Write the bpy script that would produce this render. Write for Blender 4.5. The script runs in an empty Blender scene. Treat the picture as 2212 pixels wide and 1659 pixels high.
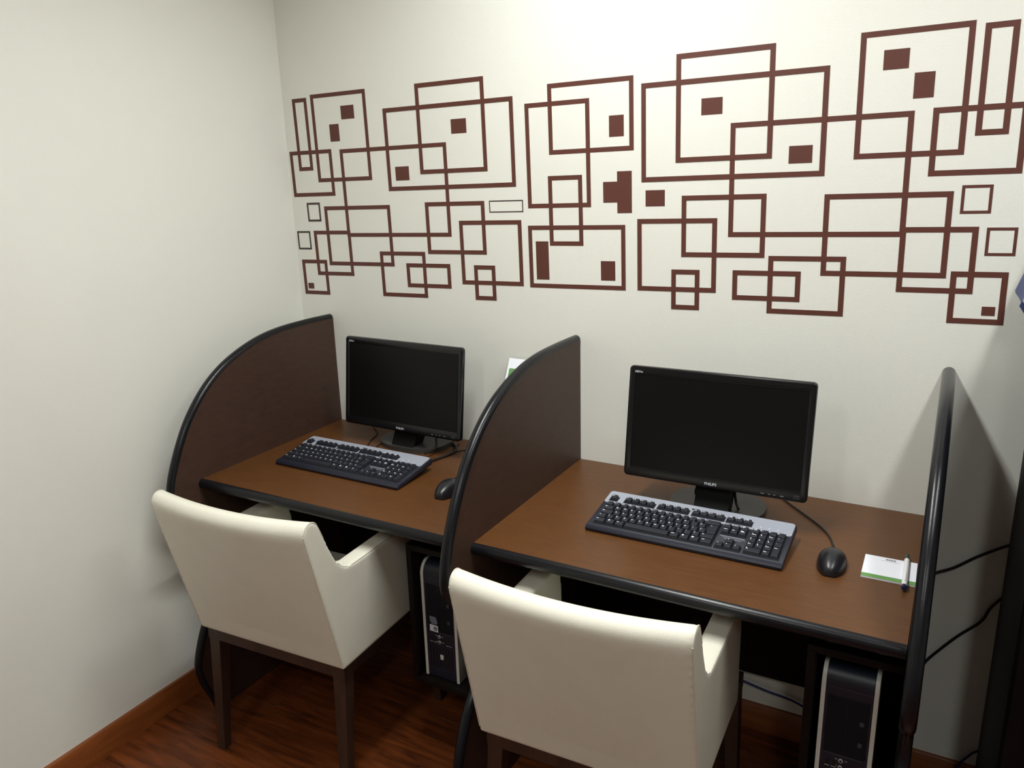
import bpy, bmesh, math, random
from mathutils import Vector, Matrix
random.seed(4)
scene = bpy.context.scene
COL = scene.collection
PI = math.pi

# ------------------------------------------------------------------ camera
cam_d = bpy.data.cameras.new('camera')
cam_d.sensor_fit = 'HORIZONTAL'
cam_d.sensor_width = 36.0
cam_d.lens = 1730.27 / 2212 * 36.0
cam_d.clip_start = 0.05
cam = bpy.data.objects.new('camera', cam_d)
COL.objects.link(cam)
r_ = Vector((0.87406803, 0.48508489, -0.02641441))
u_ = Vector((-0.10727745, 0.24576068, 0.96337596))
f_ = Vector((-0.47381074, 0.83922246, -0.26685023))
m = Matrix.Identity(4)
for i in range(3):
    m[i][0], m[i][1], m[i][2] = r_[i], u_[i], -f_[i]
m.translation = Vector((1.9793, -2.044, 1.5945))
cam.matrix_world = m
scene.camera = cam

# ------------------------------------------------------------------ light and exposure
scene.view_settings.view_transform = 'Standard'
scene.view_settings.look = 'None'
scene.view_settings.gamma = 1.0
scene.view_settings.use_curve_mapping = False
scene.view_settings.exposure = 0.22
world = bpy.data.worlds.new('world')
scene.world = world
world.use_nodes = True
world.node_tree.nodes['Background'].inputs[0].default_value = (0.9, 0.95, 1.0, 1)
world.node_tree.nodes['Background'].inputs[1].default_value = 0.02
CEIL = 2.62
LAMPS = [(1.18, -0.86, 21.0), (2.42, -0.86, 11.5), (1.15, -2.9, 10.0), (2.42, -2.9, 11.0)]  # last two are unseen, added to fill chair backs and soften shadows
LAMP_COL = (0.985, 1.0, 0.975)

# ------------------------------------------------------------------ materials
MATS = {}
def lin(c):
    return tuple(((v / 255) / 12.92 if v / 255 <= 0.04045 else ((v / 255 + 0.055) / 1.055) ** 2.4) for v in c)

def mat(name, rgb, rough=0.5, var=0.0, scale=40.0, bump=0.0, bscale=300.0, spec=0.5, metal=0.0, emit=0.0, coat=0.0):
    if name in MATS: return MATS[name]
    mt = bpy.data.materials.new(name); mt.use_nodes = True
    nt = mt.node_tree; b = nt.nodes['Principled BSDF']
    c = lin(rgb)
    b.inputs['Base Color'].default_value = (*c, 1)
    b.inputs['Roughness'].default_value = rough
    b.inputs['Metallic'].default_value = metal
    b.inputs['Specular IOR Level'].default_value = spec
    b.inputs['Coat Weight'].default_value = coat
    tc = nt.nodes.new('ShaderNodeTexCoord')
    if var > 0:
        n = nt.nodes.new('ShaderNodeTexNoise'); n.inputs['Scale'].default_value = scale; n.inputs['Detail'].default_value = 4
        nt.links.new(tc.outputs['Object'], n.inputs['Vector'])
        rp = nt.nodes.new('ShaderNodeValToRGB')
        rp.color_ramp.elements[0].position = 0.3; rp.color_ramp.elements[1].position = 0.7
        rp.color_ramp.elements[0].color = (*[v * (1 - var) for v in c], 1)
        rp.color_ramp.elements[1].color = (*[min(1, v * (1 + var)) for v in c], 1)
        nt.links.new(n.outputs['Fac'], rp.inputs[0]); nt.links.new(rp.outputs[0], b.inputs['Base Color'])
    if bump > 0:
        n2 = nt.nodes.new('ShaderNodeTexNoise'); n2.inputs['Scale'].default_value = bscale; n2.inputs['Detail'].default_value = 3
        nt.links.new(tc.outputs['Object'], n2.inputs['Vector'])
        bp = nt.nodes.new('ShaderNodeBump'); bp.inputs['Strength'].default_value = bump; bp.inputs['Distance'].default_value = 0.001
        nt.links.new(n2.outputs['Fac'], bp.inputs['Height']); nt.links.new(bp.outputs[0], b.inputs['Normal'])
    if emit > 0:
        b.inputs['Emission Color'].default_value = (*LAMP_COL, 1); b.inputs['Emission Strength'].default_value = emit
    MATS[name] = mt
    return mt

def wood(name, dark, light, rough, stretch, scale=1.0, spec=0.5, rnd=0.0):
    """grain streaks along one axis (stretch = small factor on that axis)"""
    mt = bpy.data.materials.new(name); mt.use_nodes = True
    nt = mt.node_tree; b = nt.nodes['Principled BSDF']
    tc = nt.nodes.new('ShaderNodeTexCoord'); mp = nt.nodes.new('ShaderNodeMapping')
    mp.inputs['Scale'].default_value = stretch
    nt.links.new(tc.outputs['Object'], mp.inputs['Vector'])
    n = nt.nodes.new('ShaderNodeTexNoise'); n.inputs['Scale'].default_value = 6 * scale; n.inputs['Detail'].default_value = 6; n.inputs['Roughness'].default_value = 0.6
    n.inputs['Distortion'].default_value = 0.6
    if rnd > 0:
        oi = nt.nodes.new('ShaderNodeObjectInfo'); ad = nt.nodes.new('ShaderNodeVectorMath'); ad.operation = 'ADD'
        sc = nt.nodes.new('ShaderNodeVectorMath'); sc.operation = 'SCALE'; sc.inputs['Scale'].default_value = 40
        cb = nt.nodes.new('ShaderNodeCombineXYZ'); nt.links.new(oi.outputs['Random'], cb.inputs[0]); nt.links.new(oi.outputs['Random'], cb.inputs[1])
        nt.links.new(cb.outputs[0], sc.inputs[0]); nt.links.new(mp.outputs[0], ad.inputs[0]); nt.links.new(sc.outputs[0], ad.inputs[1])
        nt.links.new(ad.outputs[0], n.inputs['Vector'])
    else:
        nt.links.new(mp.outputs[0], n.inputs['Vector'])
    rp = nt.nodes.new('ShaderNodeValToRGB')
    rp.color_ramp.elements[0].position = 0.32; rp.color_ramp.elements[1].position = 0.72
    rp.color_ramp.elements[0].color = (*lin(dark), 1); rp.color_ramp.elements[1].color = (*lin(light), 1)
    nt.links.new(n.outputs['Fac'], rp.inputs[0])
    if rnd > 0:
        hs = nt.nodes.new('ShaderNodeHueSaturation'); mr = nt.nodes.new('ShaderNodeMapRange')
        mr.inputs['To Min'].default_value = 1 - rnd; mr.inputs['To Max'].default_value = 1 + rnd
        nt.links.new(oi.outputs['Random'], mr.inputs[0]); nt.links.new(mr.outputs[0], hs.inputs['Value'])
        nt.links.new(rp.outputs[0], hs.inputs['Color']); nt.links.new(hs.outputs[0], b.inputs['Base Color'])
    else:
        nt.links.new(rp.outputs[0], b.inputs['Base Color'])
    b.inputs['Roughness'].default_value = rough
    b.inputs['Specular IOR Level'].default_value = spec
    MATS[name] = mt
    return mt

M_WALL = mat('wall_paint', (228, 228, 219), 0.65, 0.012, 3.0, 0.25, 260)
M_CEIL = mat('ceiling_paint', (238, 237, 232), 0.9, 0.01, 3.0)
M_FLOOR = wood('floor_laminate', (70, 33, 14), (128, 66, 28), 0.38, (0.9, 9.0, 1.0), 1.0, 0.4, 0.12)
M_GAP = mat('floor_joint', (40, 20, 10), 0.8, 0.1)
M_BASE = wood('baseboard_wood', (112, 58, 22), (142, 78, 34), 0.42, (6.0, 0.8, 8.0), 1.0)
M_BASEX = wood('baseboard_wood_x', (112, 58, 22), (142, 78, 34), 0.42, (0.8, 6.0, 8.0), 1.0)
M_DECAL = mat('brown_vinyl', (88, 46, 35), 0.55, 0.04, 20)
M_DECAL2 = mat('dark_brown_vinyl', (62, 46, 46), 0.55, 0.04, 20)
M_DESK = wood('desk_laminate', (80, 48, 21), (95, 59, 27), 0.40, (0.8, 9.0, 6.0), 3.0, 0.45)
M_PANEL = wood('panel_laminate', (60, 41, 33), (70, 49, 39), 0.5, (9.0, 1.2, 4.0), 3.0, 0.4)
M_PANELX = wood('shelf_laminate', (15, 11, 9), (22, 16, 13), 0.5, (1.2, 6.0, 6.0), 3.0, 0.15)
M_MOLD = mat('black_edge_rubber', (16, 17, 21), 0.27, 0.05, 60, 0.1, 500, 0.32)
M_LEATHER = mat('cream_leather', (224, 221, 206), 0.42, 0.02, 18, 0.35, 700, 0.45)
M_SEAM = mat('cream_seam', (208, 203, 188), 0.55, 0.05, 50)
M_CHLEG = wood('dark_chair_wood', (46, 30, 22), (64, 43, 32), 0.45, (4.0, 4.0, 0.7), 2.0)
M_BLACK = mat('black_gloss_plastic', (11, 11, 14), 0.22, 0.05, 30)
M_BLACKM = mat('black_matt_plastic', (24, 25, 29), 0.5, 0.08, 60, 0.1, 900)
M_SCREEN = mat('screen_glass', (9, 9, 9), 0.34, 0.03, 10, spec=0.22)
M_KBODY = mat('keyboard_charcoal', (23, 26, 40), 0.45, 0.05, 60, 0.12, 900)
M_KWELL = mat('keyboard_well', (16, 18, 26), 0.6, 0.05, 60)
M_KEY = mat('key_plastic', (26, 28, 38), 0.5, 0.06, 120)
M_KSILV = mat('keyboard_silver', (166, 171, 184), 0.42, 0.02, 60, metal=0.25)
M_LEGEND = mat('white_print', (225, 228, 232), 0.6, 0.02)
M_GREYP = mat('grey_print', (135, 140, 150), 0.6, 0.05, 300)
M_MOUSE = mat('mouse_plastic', (22, 23, 28), 0.33, 0.05, 60)
M_SILVER = mat('silver_plastic', (204, 202, 194), 0.38, 0.03, 60)
M_TOWER = mat('tower_black', (22, 26, 40), 0.42, 0.05, 60, 0.1, 900)
M_BAY = mat('tower_bay', (16, 18, 26), 0.6, 0.05, 60, spec=0.25)
M_MARK = mat('dim_grey_print', (62, 64, 72), 0.6, 0.05, 300)
M_TDARK = mat('tower_recess', (10, 10, 13), 0.6, 0.05)
M_PAPER = mat('white_paper', (232, 234, 242), 0.8, 0.01, 40)
M_GREEN = mat('green_print', (98, 146, 78), 0.7, 0.03, 60)
M_PENW = mat('pen_white', (230, 230, 232), 0.35, 0.01)
M_PENG = mat('pen_green', (28, 66, 52), 0.4, 0.05)
M_CABLE = mat('black_cable', (18, 18, 20), 0.5, 0.1, 60)
M_BCABLE = mat('blue_cable', (30, 44, 110), 0.5, 0.1, 60)
M_CAB = wood('cabinet_dark', (12, 10, 10), (20, 16, 15), 0.5, (6.0, 6.0, 0.8), 2.0, 0.12)
M_BCLOTH = mat('blue_grey_cloth', (140, 150, 195), 0.85, 0.08, 200, 0.6, 900)
M_STICK = mat('sticker_white', (215, 218, 226), 0.5, 0.03)
M_STICKB = mat('sticker_blue', (112, 116, 132), 0.5, 0.1, 200)
M_LAMP = mat('lamp_diffuser', (255, 250, 240), 0.5, 0.01, emit=6.0)
M_LAMPR = mat('lamp_ring', (235, 235, 232), 0.4, 0.01)
def acrylic():
    mt = bpy.data.materials.new('clear_acrylic'); mt.use_nodes = True
    b = mt.node_tree.nodes['Principled BSDF']
    b.inputs['Base Color'].default_value = (0.96, 0.98, 0.97, 1); b.inputs['Roughness'].default_value = 0.03
    b.inputs['Transmission Weight'].default_value = 1.0; b.inputs['IOR'].default_value = 1.1
    return mt
M_ACRYL = acrylic()

# ------------------------------------------------------------------ helpers
def link(name, me, m_, parent=None, loc=None, rot=None):
    o = bpy.data.objects.new(name, me)
    if m_ is not None and not me.materials: me.materials.append(m_)
    COL.objects.link(o)
    if parent is not None: o.parent = parent
    if loc is not None: o.location = loc
    if rot is not None: o.rotation_euler = rot
    return o

def empty(name, loc, label, cat, group=None, rot=(0, 0, 0)):
    o = bpy.data.objects.new(name, None); o.empty_display_size = 0.05
    COL.objects.link(o); o.location = loc; o.rotation_euler = rot
    o['label'] = label; o['category'] = cat
    if group: o['group'] = group
    return o

def tag(o, label, cat, group=None):
    o['label'] = label; o['category'] = cat
    if group: o['group'] = group
    return o

def struct(o, label=None):
    o['kind'] = 'structure'
    if label: o['label'] = label
    return o

def bm_mesh(bm, name='m', smooth=False, angle=None):
    me = bpy.data.meshes.new(name)
    bmesh.ops.recalc_face_normals(bm, faces=bm.faces)
    bm.to_mesh(me); bm.free()
    if smooth:
        for p in me.polygons: p.use_smooth = True
        if angle: me.set_sharp_from_angle(angle=math.radians(angle))
    return me

def add_box(bm, x0, x1, y0, y1, z0, z1):
    vs = [bm.verts.new((x, y, z)) for z in (z0, z1) for y in (y0, y1) for x in (x0, x1)]
    fs = []
    for idx in ((0, 2, 3, 1), (4, 5, 7, 6), (0, 1, 5, 4), (2, 6, 7, 3), (0, 4, 6, 2), (1, 3, 7, 5)):
        fs.append(bm.faces.new([vs[i] for i in idx]))
    return vs, fs

def box_me(x0, x1, y0, y1, z0, z1, bev=0.0, seg=2):
    bm = bmesh.new(); add_box(bm, x0, x1, y0, y1, z0, z1)
    if bev > 0:
        bmesh.ops.bevel(bm, geom=list(bm.edges), offset=bev, segments=seg, profile=0.5, affect='EDGES')
    return bm_mesh(bm, smooth=bev > 0, angle=40)

def box(name, x0, x1, y0, y1, z0, z1, m_, parent=None, bev=0.0, seg=2):
    return link(name, box_me(x0, x1, y0, y1, z0, z1, bev, seg), m_, parent)

def prism_me(poly, a0, a1, axis='x', bev=0.0, seg=2, smooth=True):
    """poly: list of 2D points; axis: extrusion axis. x -> (y,z), y -> (x,z), z -> (x,y)"""
    bm = bmesh.new()
    def P(p, a):
        return {'x': (a, p[0], p[1]), 'y': (p[0], a, p[1]), 'z': (p[0], p[1], a)}[axis]
    v0 = [bm.verts.new(P(p, a0)) for p in poly]; v1 = [bm.verts.new(P(p, a1)) for p in poly]
    f0 = bm.faces.new(v0); f1 = bm.faces.new(v1)
    n = len(poly)
    for i in range(n): bm.faces.new((v0[i], v0[(i + 1) % n], v1[(i + 1) % n], v1[i]))
    if bev > 0:
        es = [e for e in bm.edges if f0 in e.link_faces or f1 in e.link_faces]
        bmesh.ops.bevel(bm, geom=es, offset=bev, segments=seg, profile=0.5, affect='EDGES')
    return bm_mesh(bm, smooth=smooth, angle=35)

def catmull(pts, n=8):
    pts = [Vector(p) for p in pts]
    if len(pts) < 3:
        return [pts[0].lerp(pts[-1], i / n) for i in range(n + 1)]
    ext = [pts[0] * 2 - pts[1]] + pts + [pts[-1] * 2 - pts[-2]]
    out = []
    for i in range(1, len(ext) - 2):
        p0, p1, p2, p3 = ext[i - 1:i + 3]
        for k in range(n):
            t = k / n
            out.append(0.5 * ((2 * p1) + (p2 - p0) * t + (2 * p0 - 5 * p1 + 4 * p2 - p3) * t * t + (3 * p1 - p0 - 3 * p2 + p3) * t ** 3))
    out.append(pts[-1])
    return out

def tube_me(pts, rad, sides=8, n=8, closed_caps=True):
    ps = catmull(pts, n); bm = bmesh.new(); rings = []
    up = Vector((0, 0, 1)); prev = None
    for i, p in enumerate(ps):
        t = (ps[min(i + 1, len(ps) - 1)] - ps[max(i - 1, 0)]).normalized()
        a = prev if prev is not None else (up if abs(t.dot(up)) < 0.9 else Vector((1, 0, 0)))
        a = (a - t * a.dot(t)).normalized(); b = t.cross(a); prev = a
        rr = rad[min(i * len(rad) // len(ps), len(rad) - 1)] if isinstance(rad, (list, tuple)) else rad
        rings.append([bm.verts.new(p + (a * math.cos(q) + b * math.sin(q)) * rr) for q in [2 * PI * k / sides for k in range(sides)]])
    for i in range(len(rings) - 1):
        for k in range(sides):
            bm.faces.new((rings[i][k], rings[i][(k + 1) % sides], rings[i + 1][(k + 1) % sides], rings[i + 1][k]))
    bm.faces.new(rings[0][::-1]); bm.faces.new(rings[-1])
    return bm_mesh(bm, smooth=True, angle=50)

def tube(name, pts, rad, m_, parent=None, sides=8, n=8):
    return link(name, tube_me(pts, rad, sides, n), m_, parent)

def cyl_me(rad, z0, z1, seg=32, bev=0.0, rad2=None):
    bm = bmesh.new()
    r2 = rad if rad2 is None else rad2
    a = [bm.verts.new((rad * math.cos(2 * PI * k / seg), rad * math.sin(2 * PI * k / seg), z0)) for k in range(seg)]
    b = [bm.verts.new((r2 * math.cos(2 * PI * k / seg), r2 * math.sin(2 * PI * k / seg), z1)) for k in range(seg)]
    f0 = bm.faces.new(a[::-1]); f1 = bm.faces.new(b)
    for k in range(seg): bm.faces.new((a[k], a[(k + 1) % seg], b[(k + 1) % seg], b[k]))
    if bev > 0:
        es = [e for e in bm.edges if f0 in e.link_faces or f1 in e.link_faces]
        bmesh.ops.bevel(bm, geom=es, offset=bev, segments=2, profile=0.5, affect='EDGES')
    return bm_mesh(bm, smooth=True, angle=40)

TXT = {}
def text_me(s, size, align='LEFT', bold=0.0):
    key = (s, size, align, bold)
    if key in TXT: return TXT[key]
    cu = bpy.data.curves.new('txt', 'FONT'); cu.body = s; cu.size = size; cu.align_x = align; cu.align_y = 'CENTER'
    cu.extrude = 0.00008; cu.resolution_u = 2; cu.offset = bold
    o = bpy.data.objects.new('txt', cu); COL.objects.link(o)
    dg = bpy.context.evaluated_depsgraph_get(); dg.update()
    me = bpy.data.meshes.new_from_object(o.evaluated_get(dg))
    bpy.data.objects.remove(o); bpy.data.curves.remove(cu)
    me.materials.clear()
    TXT[key] = me
    return me

# ------------------------------------------------------------------ the room
RX, RY = 5.0, -5.6
floor = struct(box('floor', -0.1, RX + 0.1, RY - 0.1, 0.1, -0.06, -0.004, M_GAP))
PW = 0.192
row = 0; y = 0.0
plank_cache = {}
def plank(x0, x1, ya, yb):
    L, W = round(x1 - x0, 3), round(yb - ya, 3)
    if (L, W) not in plank_cache:
        plank_cache[(L, W)] = box_me(-L / 2, L / 2, -W / 2, W / 2, -0.004, 0.0, 0.0003, 1)
    link('plank', plank_cache[(L, W)], M_FLOOR, floor, ((x0 + x1) / 2, (ya + yb) / 2, 0))
while y > RY + 0.01:
    ya = max(RY, y - PW)
    offs = [0.55, 1.05, 0.28, 0.83][row % 4]
    xs = [0.0, offs, offs + 1.38, offs + 2.76, offs + 4.14, RX]
    for a, b in zip(xs[:-1], xs[1:]):
        if b - a > 0.02: plank(a + 0.0004, b - 0.0004, ya + 0.0004, y - 0.0004)
    y = ya; row += 1
struct(box('wall_back', -0.1, RX + 0.1, 0.0, 0.1, 0, CEIL, M_WALL))
struct(box('wall_left', -0.1, 0.0, RY, 0.0, 0, CEIL, M_WALL))
struct(box('wall_right', RX, RX + 0.1, RY, 0.0, 0, CEIL, M_WALL))
struct(box('wall_front', -0.1, RX + 0.1, RY - 0.1, RY, 0, CEIL, M_WALL))
struct(box('ceiling', -0.1, RX + 0.1, RY - 0.1, 0.1, CEIL, CEIL + 0.08, M_CEIL))
bb = [(0, 0), (0.0125, 0), (0.0125, 0.078), (0.009, 0.083), (0, 0.083)]
struct(link('baseboard_left', prism_me([(p[0], p[1]) for p in bb], RY, -0.0126, 'y'), M_BASE))
struct(link('baseboard_back', prism_me([(-p[0], p[1]) for p in bb], 0.0, RX, 'x'), M_BASEX))

# ceiling light fixtures (above the frame; rear two added as fill), long troughs running away from the back wall
lamp_lbl = ['long white ceiling light fixture over the chair beside the left wall', 'long white ceiling light fixture over the end desk and dark cabinet',
            'added unseen fill light fixture further back from the desks, in line with first desk', 'added unseen fill light fixture further back from the desks, in line with cabinet']
for k, (lx, ly, pw) in enumerate(LAMPS):
    e = empty('ceiling_light', (lx, ly, CEIL), lamp_lbl[k], 'ceiling light', 'long ceiling light fixtures')
    hp = [(-0.10, 0.0), (0.10, 0.0), (0.10, -0.045), (0.085, -0.05), (0.075, -0.03), (-0.075, -0.03), (-0.085, -0.05), (-0.10, -0.045)]
    link('housing', prism_me(hp, -0.52, 0.52, 'y', smooth=False), M_LAMPR, e)
    for sx in (-0.04, 0.04):
        tube('fluorescent_tube', [(sx, -0.47, -0.043), (sx, 0, -0.043), (sx, 0.47, -0.043)], 0.0125, M_LAMP, e, 12, 2)
    for sy in (-1, 1): box('end_cap', -0.085, 0.085, min(sy * 0.49, sy * 0.515), max(sy * 0.49, sy * 0.515), -0.058, -0.03, M_LAMPR, e)
    ld = bpy.data.lights.new('tube_light', 'AREA'); ld.shape = 'RECTANGLE'; ld.size = 0.13; ld.size_y = 0.95; ld.energy = pw; ld.color = LAMP_COL; ld.spread = math.radians(160)
    lo = bpy.data.objects.new('tube_glow', ld); COL.objects.link(lo); lo.parent = e; lo.location = (0, 0, -0.06)

# ------------------------------------------------------------------ wall decals
TH = 0.020389
OX, OZ = 1.9793, 1.5945
def dpt(x, z):
    return (OX + math.cos(TH) * x - math.sin(TH) * z, OZ + math.sin(TH) * x + math.cos(TH) * z)
DEC = {k: v for k, *v in [('A',-1.934,-1.873,0.029,0.253), ('B',-1.856,-1.635,-0.009,0.260), ('b1',-1.736,-1.684,0.178,0.218), ('b2',-1.788,-1.750,0.114,0.166), ('C',-1.969,-1.790,-0.053,0.092), ('D',-1.918,-1.861,-0.134,-0.073), ('E',-1.974,-1.916,-0.226,-0.165), ('F',-1.756,-1.352,-0.184,0.089), ('G',-1.900,-1.743,-0.311,-0.164), ('H',-1.844,-1.575,-0.277,-0.086), ('I',-1.966,-1.855,-0.377,-0.260), ('i1',-1.949,-1.924,-0.358,-0.339), ('J',-1.630,-1.454,-0.373,-0.230), ('K',-1.529,-1.364,-0.341,-0.266), ('L',-1.442,-1.232,-0.236,-0.081), ('M',-1.323,-1.112,-0.326,-0.137), ('N',-1.279,-1.206,-0.372,-0.268), ('O',-1.216,-1.104,-0.115,-0.081), ('P',-1.573,-1.124,-0.044,0.198), ('Q',-1.450,-1.215,0.002,0.258), ('p1',-1.543,-1.492,-0.014,0.027), ('q1',-1.331,-1.279,0.111,0.151), ('R',-1.017,-0.772,0.037,0.220), ('S',-1.088,-0.895,-0.105,0.175), ('T',-1.023,-0.920,-0.209,-0.019), ('U',-1.091,-0.797,-0.329,-0.153), ('r1',-0.840,-0.799,0.074,0.127), ('x1',-0.819,-0.778,-0.122,-0.014), ('x2',-0.859,-0.819,-0.094,-0.040), ('u1',-1.068,-1.028,-0.305,-0.197), ('u2',-0.869,-0.827,-0.303,-0.250), ('y1',-0.740,-0.688,-0.106,-0.065), ("P'",-0.751,-0.302,-0.044,0.198), ("Q'",-0.660,-0.423,0.001,0.258), ("q1'",-0.596,-0.544,0.111,0.150), ("p1'",-0.384,-0.331,-0.013,0.027), ("F'",-0.523,-0.122,-0.185,0.088), ("L'",-0.643,-0.432,-0.236,-0.081), ("M'",-0.763,-0.551,-0.327,-0.138), ("N'",-0.669,-0.594,-0.374,-0.269), ("K'",-0.509,-0.344,-0.343,-0.268), ("J'",-0.422,-0.243,-0.374,-0.231), ("H'",-0.299,-0.032,-0.277,-0.086), ("G'",-0.132,0.023,-0.311,-0.163), ("I'",-0.023,0.088,-0.378,-0.261), ("i1'",0.044,0.070,-0.358,-0.338), ("B'",-0.241,-0.020,-0.010,0.259), ("b1'",-0.192,-0.141,0.177,0.218), ("b2'",-0.128,-0.088,0.113,0.166), ("A'",-0.003,0.059,0.028,0.251), ("C'",-0.086,0.091,-0.053,0.091), ("D'",-0.017,0.042,-0.135,-0.074), ("E'",0.038,0.096,-0.226,-0.165)]}
BAR = 0.0121
def frame_me(x0, x1, z0, z1, w, d0, d1):
    bm = bmesh.new()
    out = [dpt(x0, z0), dpt(x1, z0), dpt(x1, z1), dpt(x0, z1)]
    inn = [dpt(x0 + w, z0 + w), dpt(x1 - w, z0 + w), dpt(x1 - w, z1 - w), dpt(x0 + w, z1 - w)]
    V = [[bm.verts.new((p[0], yy, p[1])) for p in ring] for yy in (d0, d1) for ring in (out, inn)]
    o0, i0, o1, i1 = V
    for k in range(4):
        j = (k + 1) % 4
        bm.faces.new((o1[k], o1[j], i1[j], i1[k])); bm.faces.new((o0[k], i0[k], i0[j], o0[j]))
        bm.faces.new((o0[k], o0[j], o1[j], o1[k])); bm.faces.new((i0[k], i1[k], i1[j], i0[j]))
    return bm_mesh(bm)
def poly_decal(pts, name, m_, d=-0.0006):
    return link(name, prism_me([dpt(*p) for p in pts], -0.0001, d, 'y', smooth=False), m_)
clusters = [('ABCFGHIJKLMNPQ', '', 'large brown decal of overlapping rectangle outlines, narrow end beside the left wall corner'),
            ('RSTU', '', 'brown decal of four overlapping rectangle outlines in the middle, above the partition between the desks'),
            ('ABCFGHIJKLMNPQ', "'", 'large brown decal of overlapping rectangle outlines above the end desk and dark cabinet')]
for names, suf, lab in clusters:
    x0, x1, z0, z1 = DEC[names[0] + suf]
    e = empty('wall_decal', (0, 0, 0), lab, 'wall decal', 'overlapping outline decals')
    for k, nm in enumerate(names):
        x0, x1, z0, z1 = DEC[nm + suf]
        link('frame_outline', frame_me(x0, x1, z0, z1, BAR, -0.0001, -0.0004 - 0.00006 * k), M_DECAL, e)
SOLID = {'b1': 'solid brown square decal, upper one in the tall outline beside the left wall corner', 'b2': 'solid brown upright rectangle decal, lower one in the tall outline beside the left wall corner',
 'i1': 'tiny dark brown square decal in the low small outline beside the left wall corner', 'p1': 'solid brown square decal low in the wide outline above the monitor beside left wall',
 'q1': 'solid brown square decal high in the outline above the monitor beside the left wall', 'r1': 'solid brown upright rectangle decal in the top outline of the middle decal',
 'u1': 'tall narrow solid brown bar decal in the lower outline of the middle decal', 'u2': 'short solid brown upright block decal in the lower outline of the middle decal',
 'y1': 'solid brown block decal on bare wall between the middle and end outline decals', "q1'": 'solid brown square decal high in the nested outlines above the end desk monitor',
 "p1'": 'solid brown square decal low in the wide outline above the end desk monitor', "b1'": 'solid brown block decal, upper wider one in the tallest outline above the end desk',
 "b2'": 'solid brown block decal, lower narrower one in the tallest outline above the end desk', "i1'": 'small solid dark brown block decal in the lowest outline near the dark cabinet'}
for k, lab in SOLID.items():
    x0, x1, z0, z1 = DEC[k]
    tag(poly_decal([(x0, z0), (x1, z0), (x1, z1), (x0, z1)], 'wall_decal', M_DECAL), lab, 'wall decal', 'solid block decals')
a0, a1, b0, b1 = DEC['x1']; c0, c1, d0, d1 = DEC['x2']
tag(poly_decal([(a0, b0), (a1, b0), (a1, b1), (a0, b1), (a0, d1), (c0, d1), (c0, d0), (a0, d0)], 'wall_decal', M_DECAL),
    'solid brown T shaped block decal beside the middle outline decal', 'wall decal', 'solid block decals')
THIN = {'D': ('thin dark square outline decal beside the left wall, upper of two', 0.0064), 'E': ('thin dark square outline decal beside the left wall, lower of two', 0.0058),
        'O': ('thin wide dark rectangle outline decal beside the middle decal', 0.0031), "D'": ('brown small square outline decal near the dark cabinet, upper of two', 0.0063), "E'": ('brown small square outline decal near the dark cabinet, lower of two', 0.0063)}
for k, (lab, w) in THIN.items():
    tag(link('wall_decal', frame_me(*DEC[k], w, -0.0001, -0.0005), M_DECAL if "'" in k else M_DECAL2), lab, 'wall decal', 'thin outline decals')

# ------------------------------------------------------------------ partitions
ZD = 0.7402
PROFILE = [(-0.004, 1.115), (-0.10, 1.117), (-0.20, 1.1165), (-0.27, 1.112), (-0.335, 1.102), (-0.405, 1.0825), (-0.476, 1.0535), (-0.5365, 1.016), (-0.586, 0.972),
           (-0.628, 0.923), (-0.66, 0.873), (-0.686, 0.823), (-0.706, 0.778), (-0.719, 0.735), (-0.726, 0.69), (-0.721, 0.655), (-0.700, 0.622), (-0.655, 0.590),
           (-0.60, 0.558), (-0.558, 0.522), (-0.540, 0.47), (-0.552, 0.42), (-0.59, 0.378), (-0.635, 0.337), (-0.670, 0.288), (-0.695, 0.235), (-0.711, 0.185), (-0.712, 0.15),
           (-0.700, 0.10), (-0.680, 0.05), (-0.664, 0.0)]
path = [Vector((p.x, p.y)) for p in catmull([(a, b, 0) for a, b in PROFILE], 4)]
def normals(path):
    out = []
    for i, p in enumerate(path):
        t = (path[min(i + 1, len(path) - 1)] - path[max(i - 1, 0)]).normalized()
        out.append(Vector((t.y, -t.x)))          # right-hand side
    return out
nrm = normals(path)
if nrm[0].y < 0: nrm = [-n for n in nrm]           # outwards = up at the top
MW, MD = 0.0275, 0.013
def molding_mesh():
    sec = [(-0.5 * MW * math.cos(a), MD * math.sin(a)) for a in [PI * k / 10 for k in range(11)]]
    bm = bmesh.new(); rings = []
    for p, n in zip(path, nrm):
        rings.append([bm.verts.new((s, p.x + n.x * (d - MD), p.y + n.y * (d - MD))) for s, d in sec])
    for i in range(len(rings) - 1):
        for k in range(10): bm.faces.new((rings[i][k], rings[i][k + 1], rings[i + 1][k + 1], rings[i + 1][k]))
        bm.faces.new((rings[i][0], rings[i + 1][0], rings[i + 1][10], rings[i][10]))
    bm.faces.new(rings[0]); bm.faces.new(rings[-1][::-1])
    return bm_mesh(bm, smooth=True, angle=60)
def board_mesh():
    pts = [(p.x - n.x * MD, p.y - n.y * MD) for p, n in zip(path, nrm)]
    pts[-1] = (pts[-1][0], 0.0)
    pts += [(-0.02, 0.0), (-0.02, 0.10), (-0.002, 0.10), (-0.002, pts[0][1])]
    return prism_me(pts, -0.0125, 0.0125, 'x', smooth=False)
mold_m, board_m = molding_mesh(), board_mesh()
PX = [0.1235, 1.0412, 1.982]
PL = ['dark brown curved partition panel with black edging beside the left wall', 'dark brown curved partition panel with black edging between the two desks',
      'curved partition panel with glossy black edging at the end of the desks, seen edge on']
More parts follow.
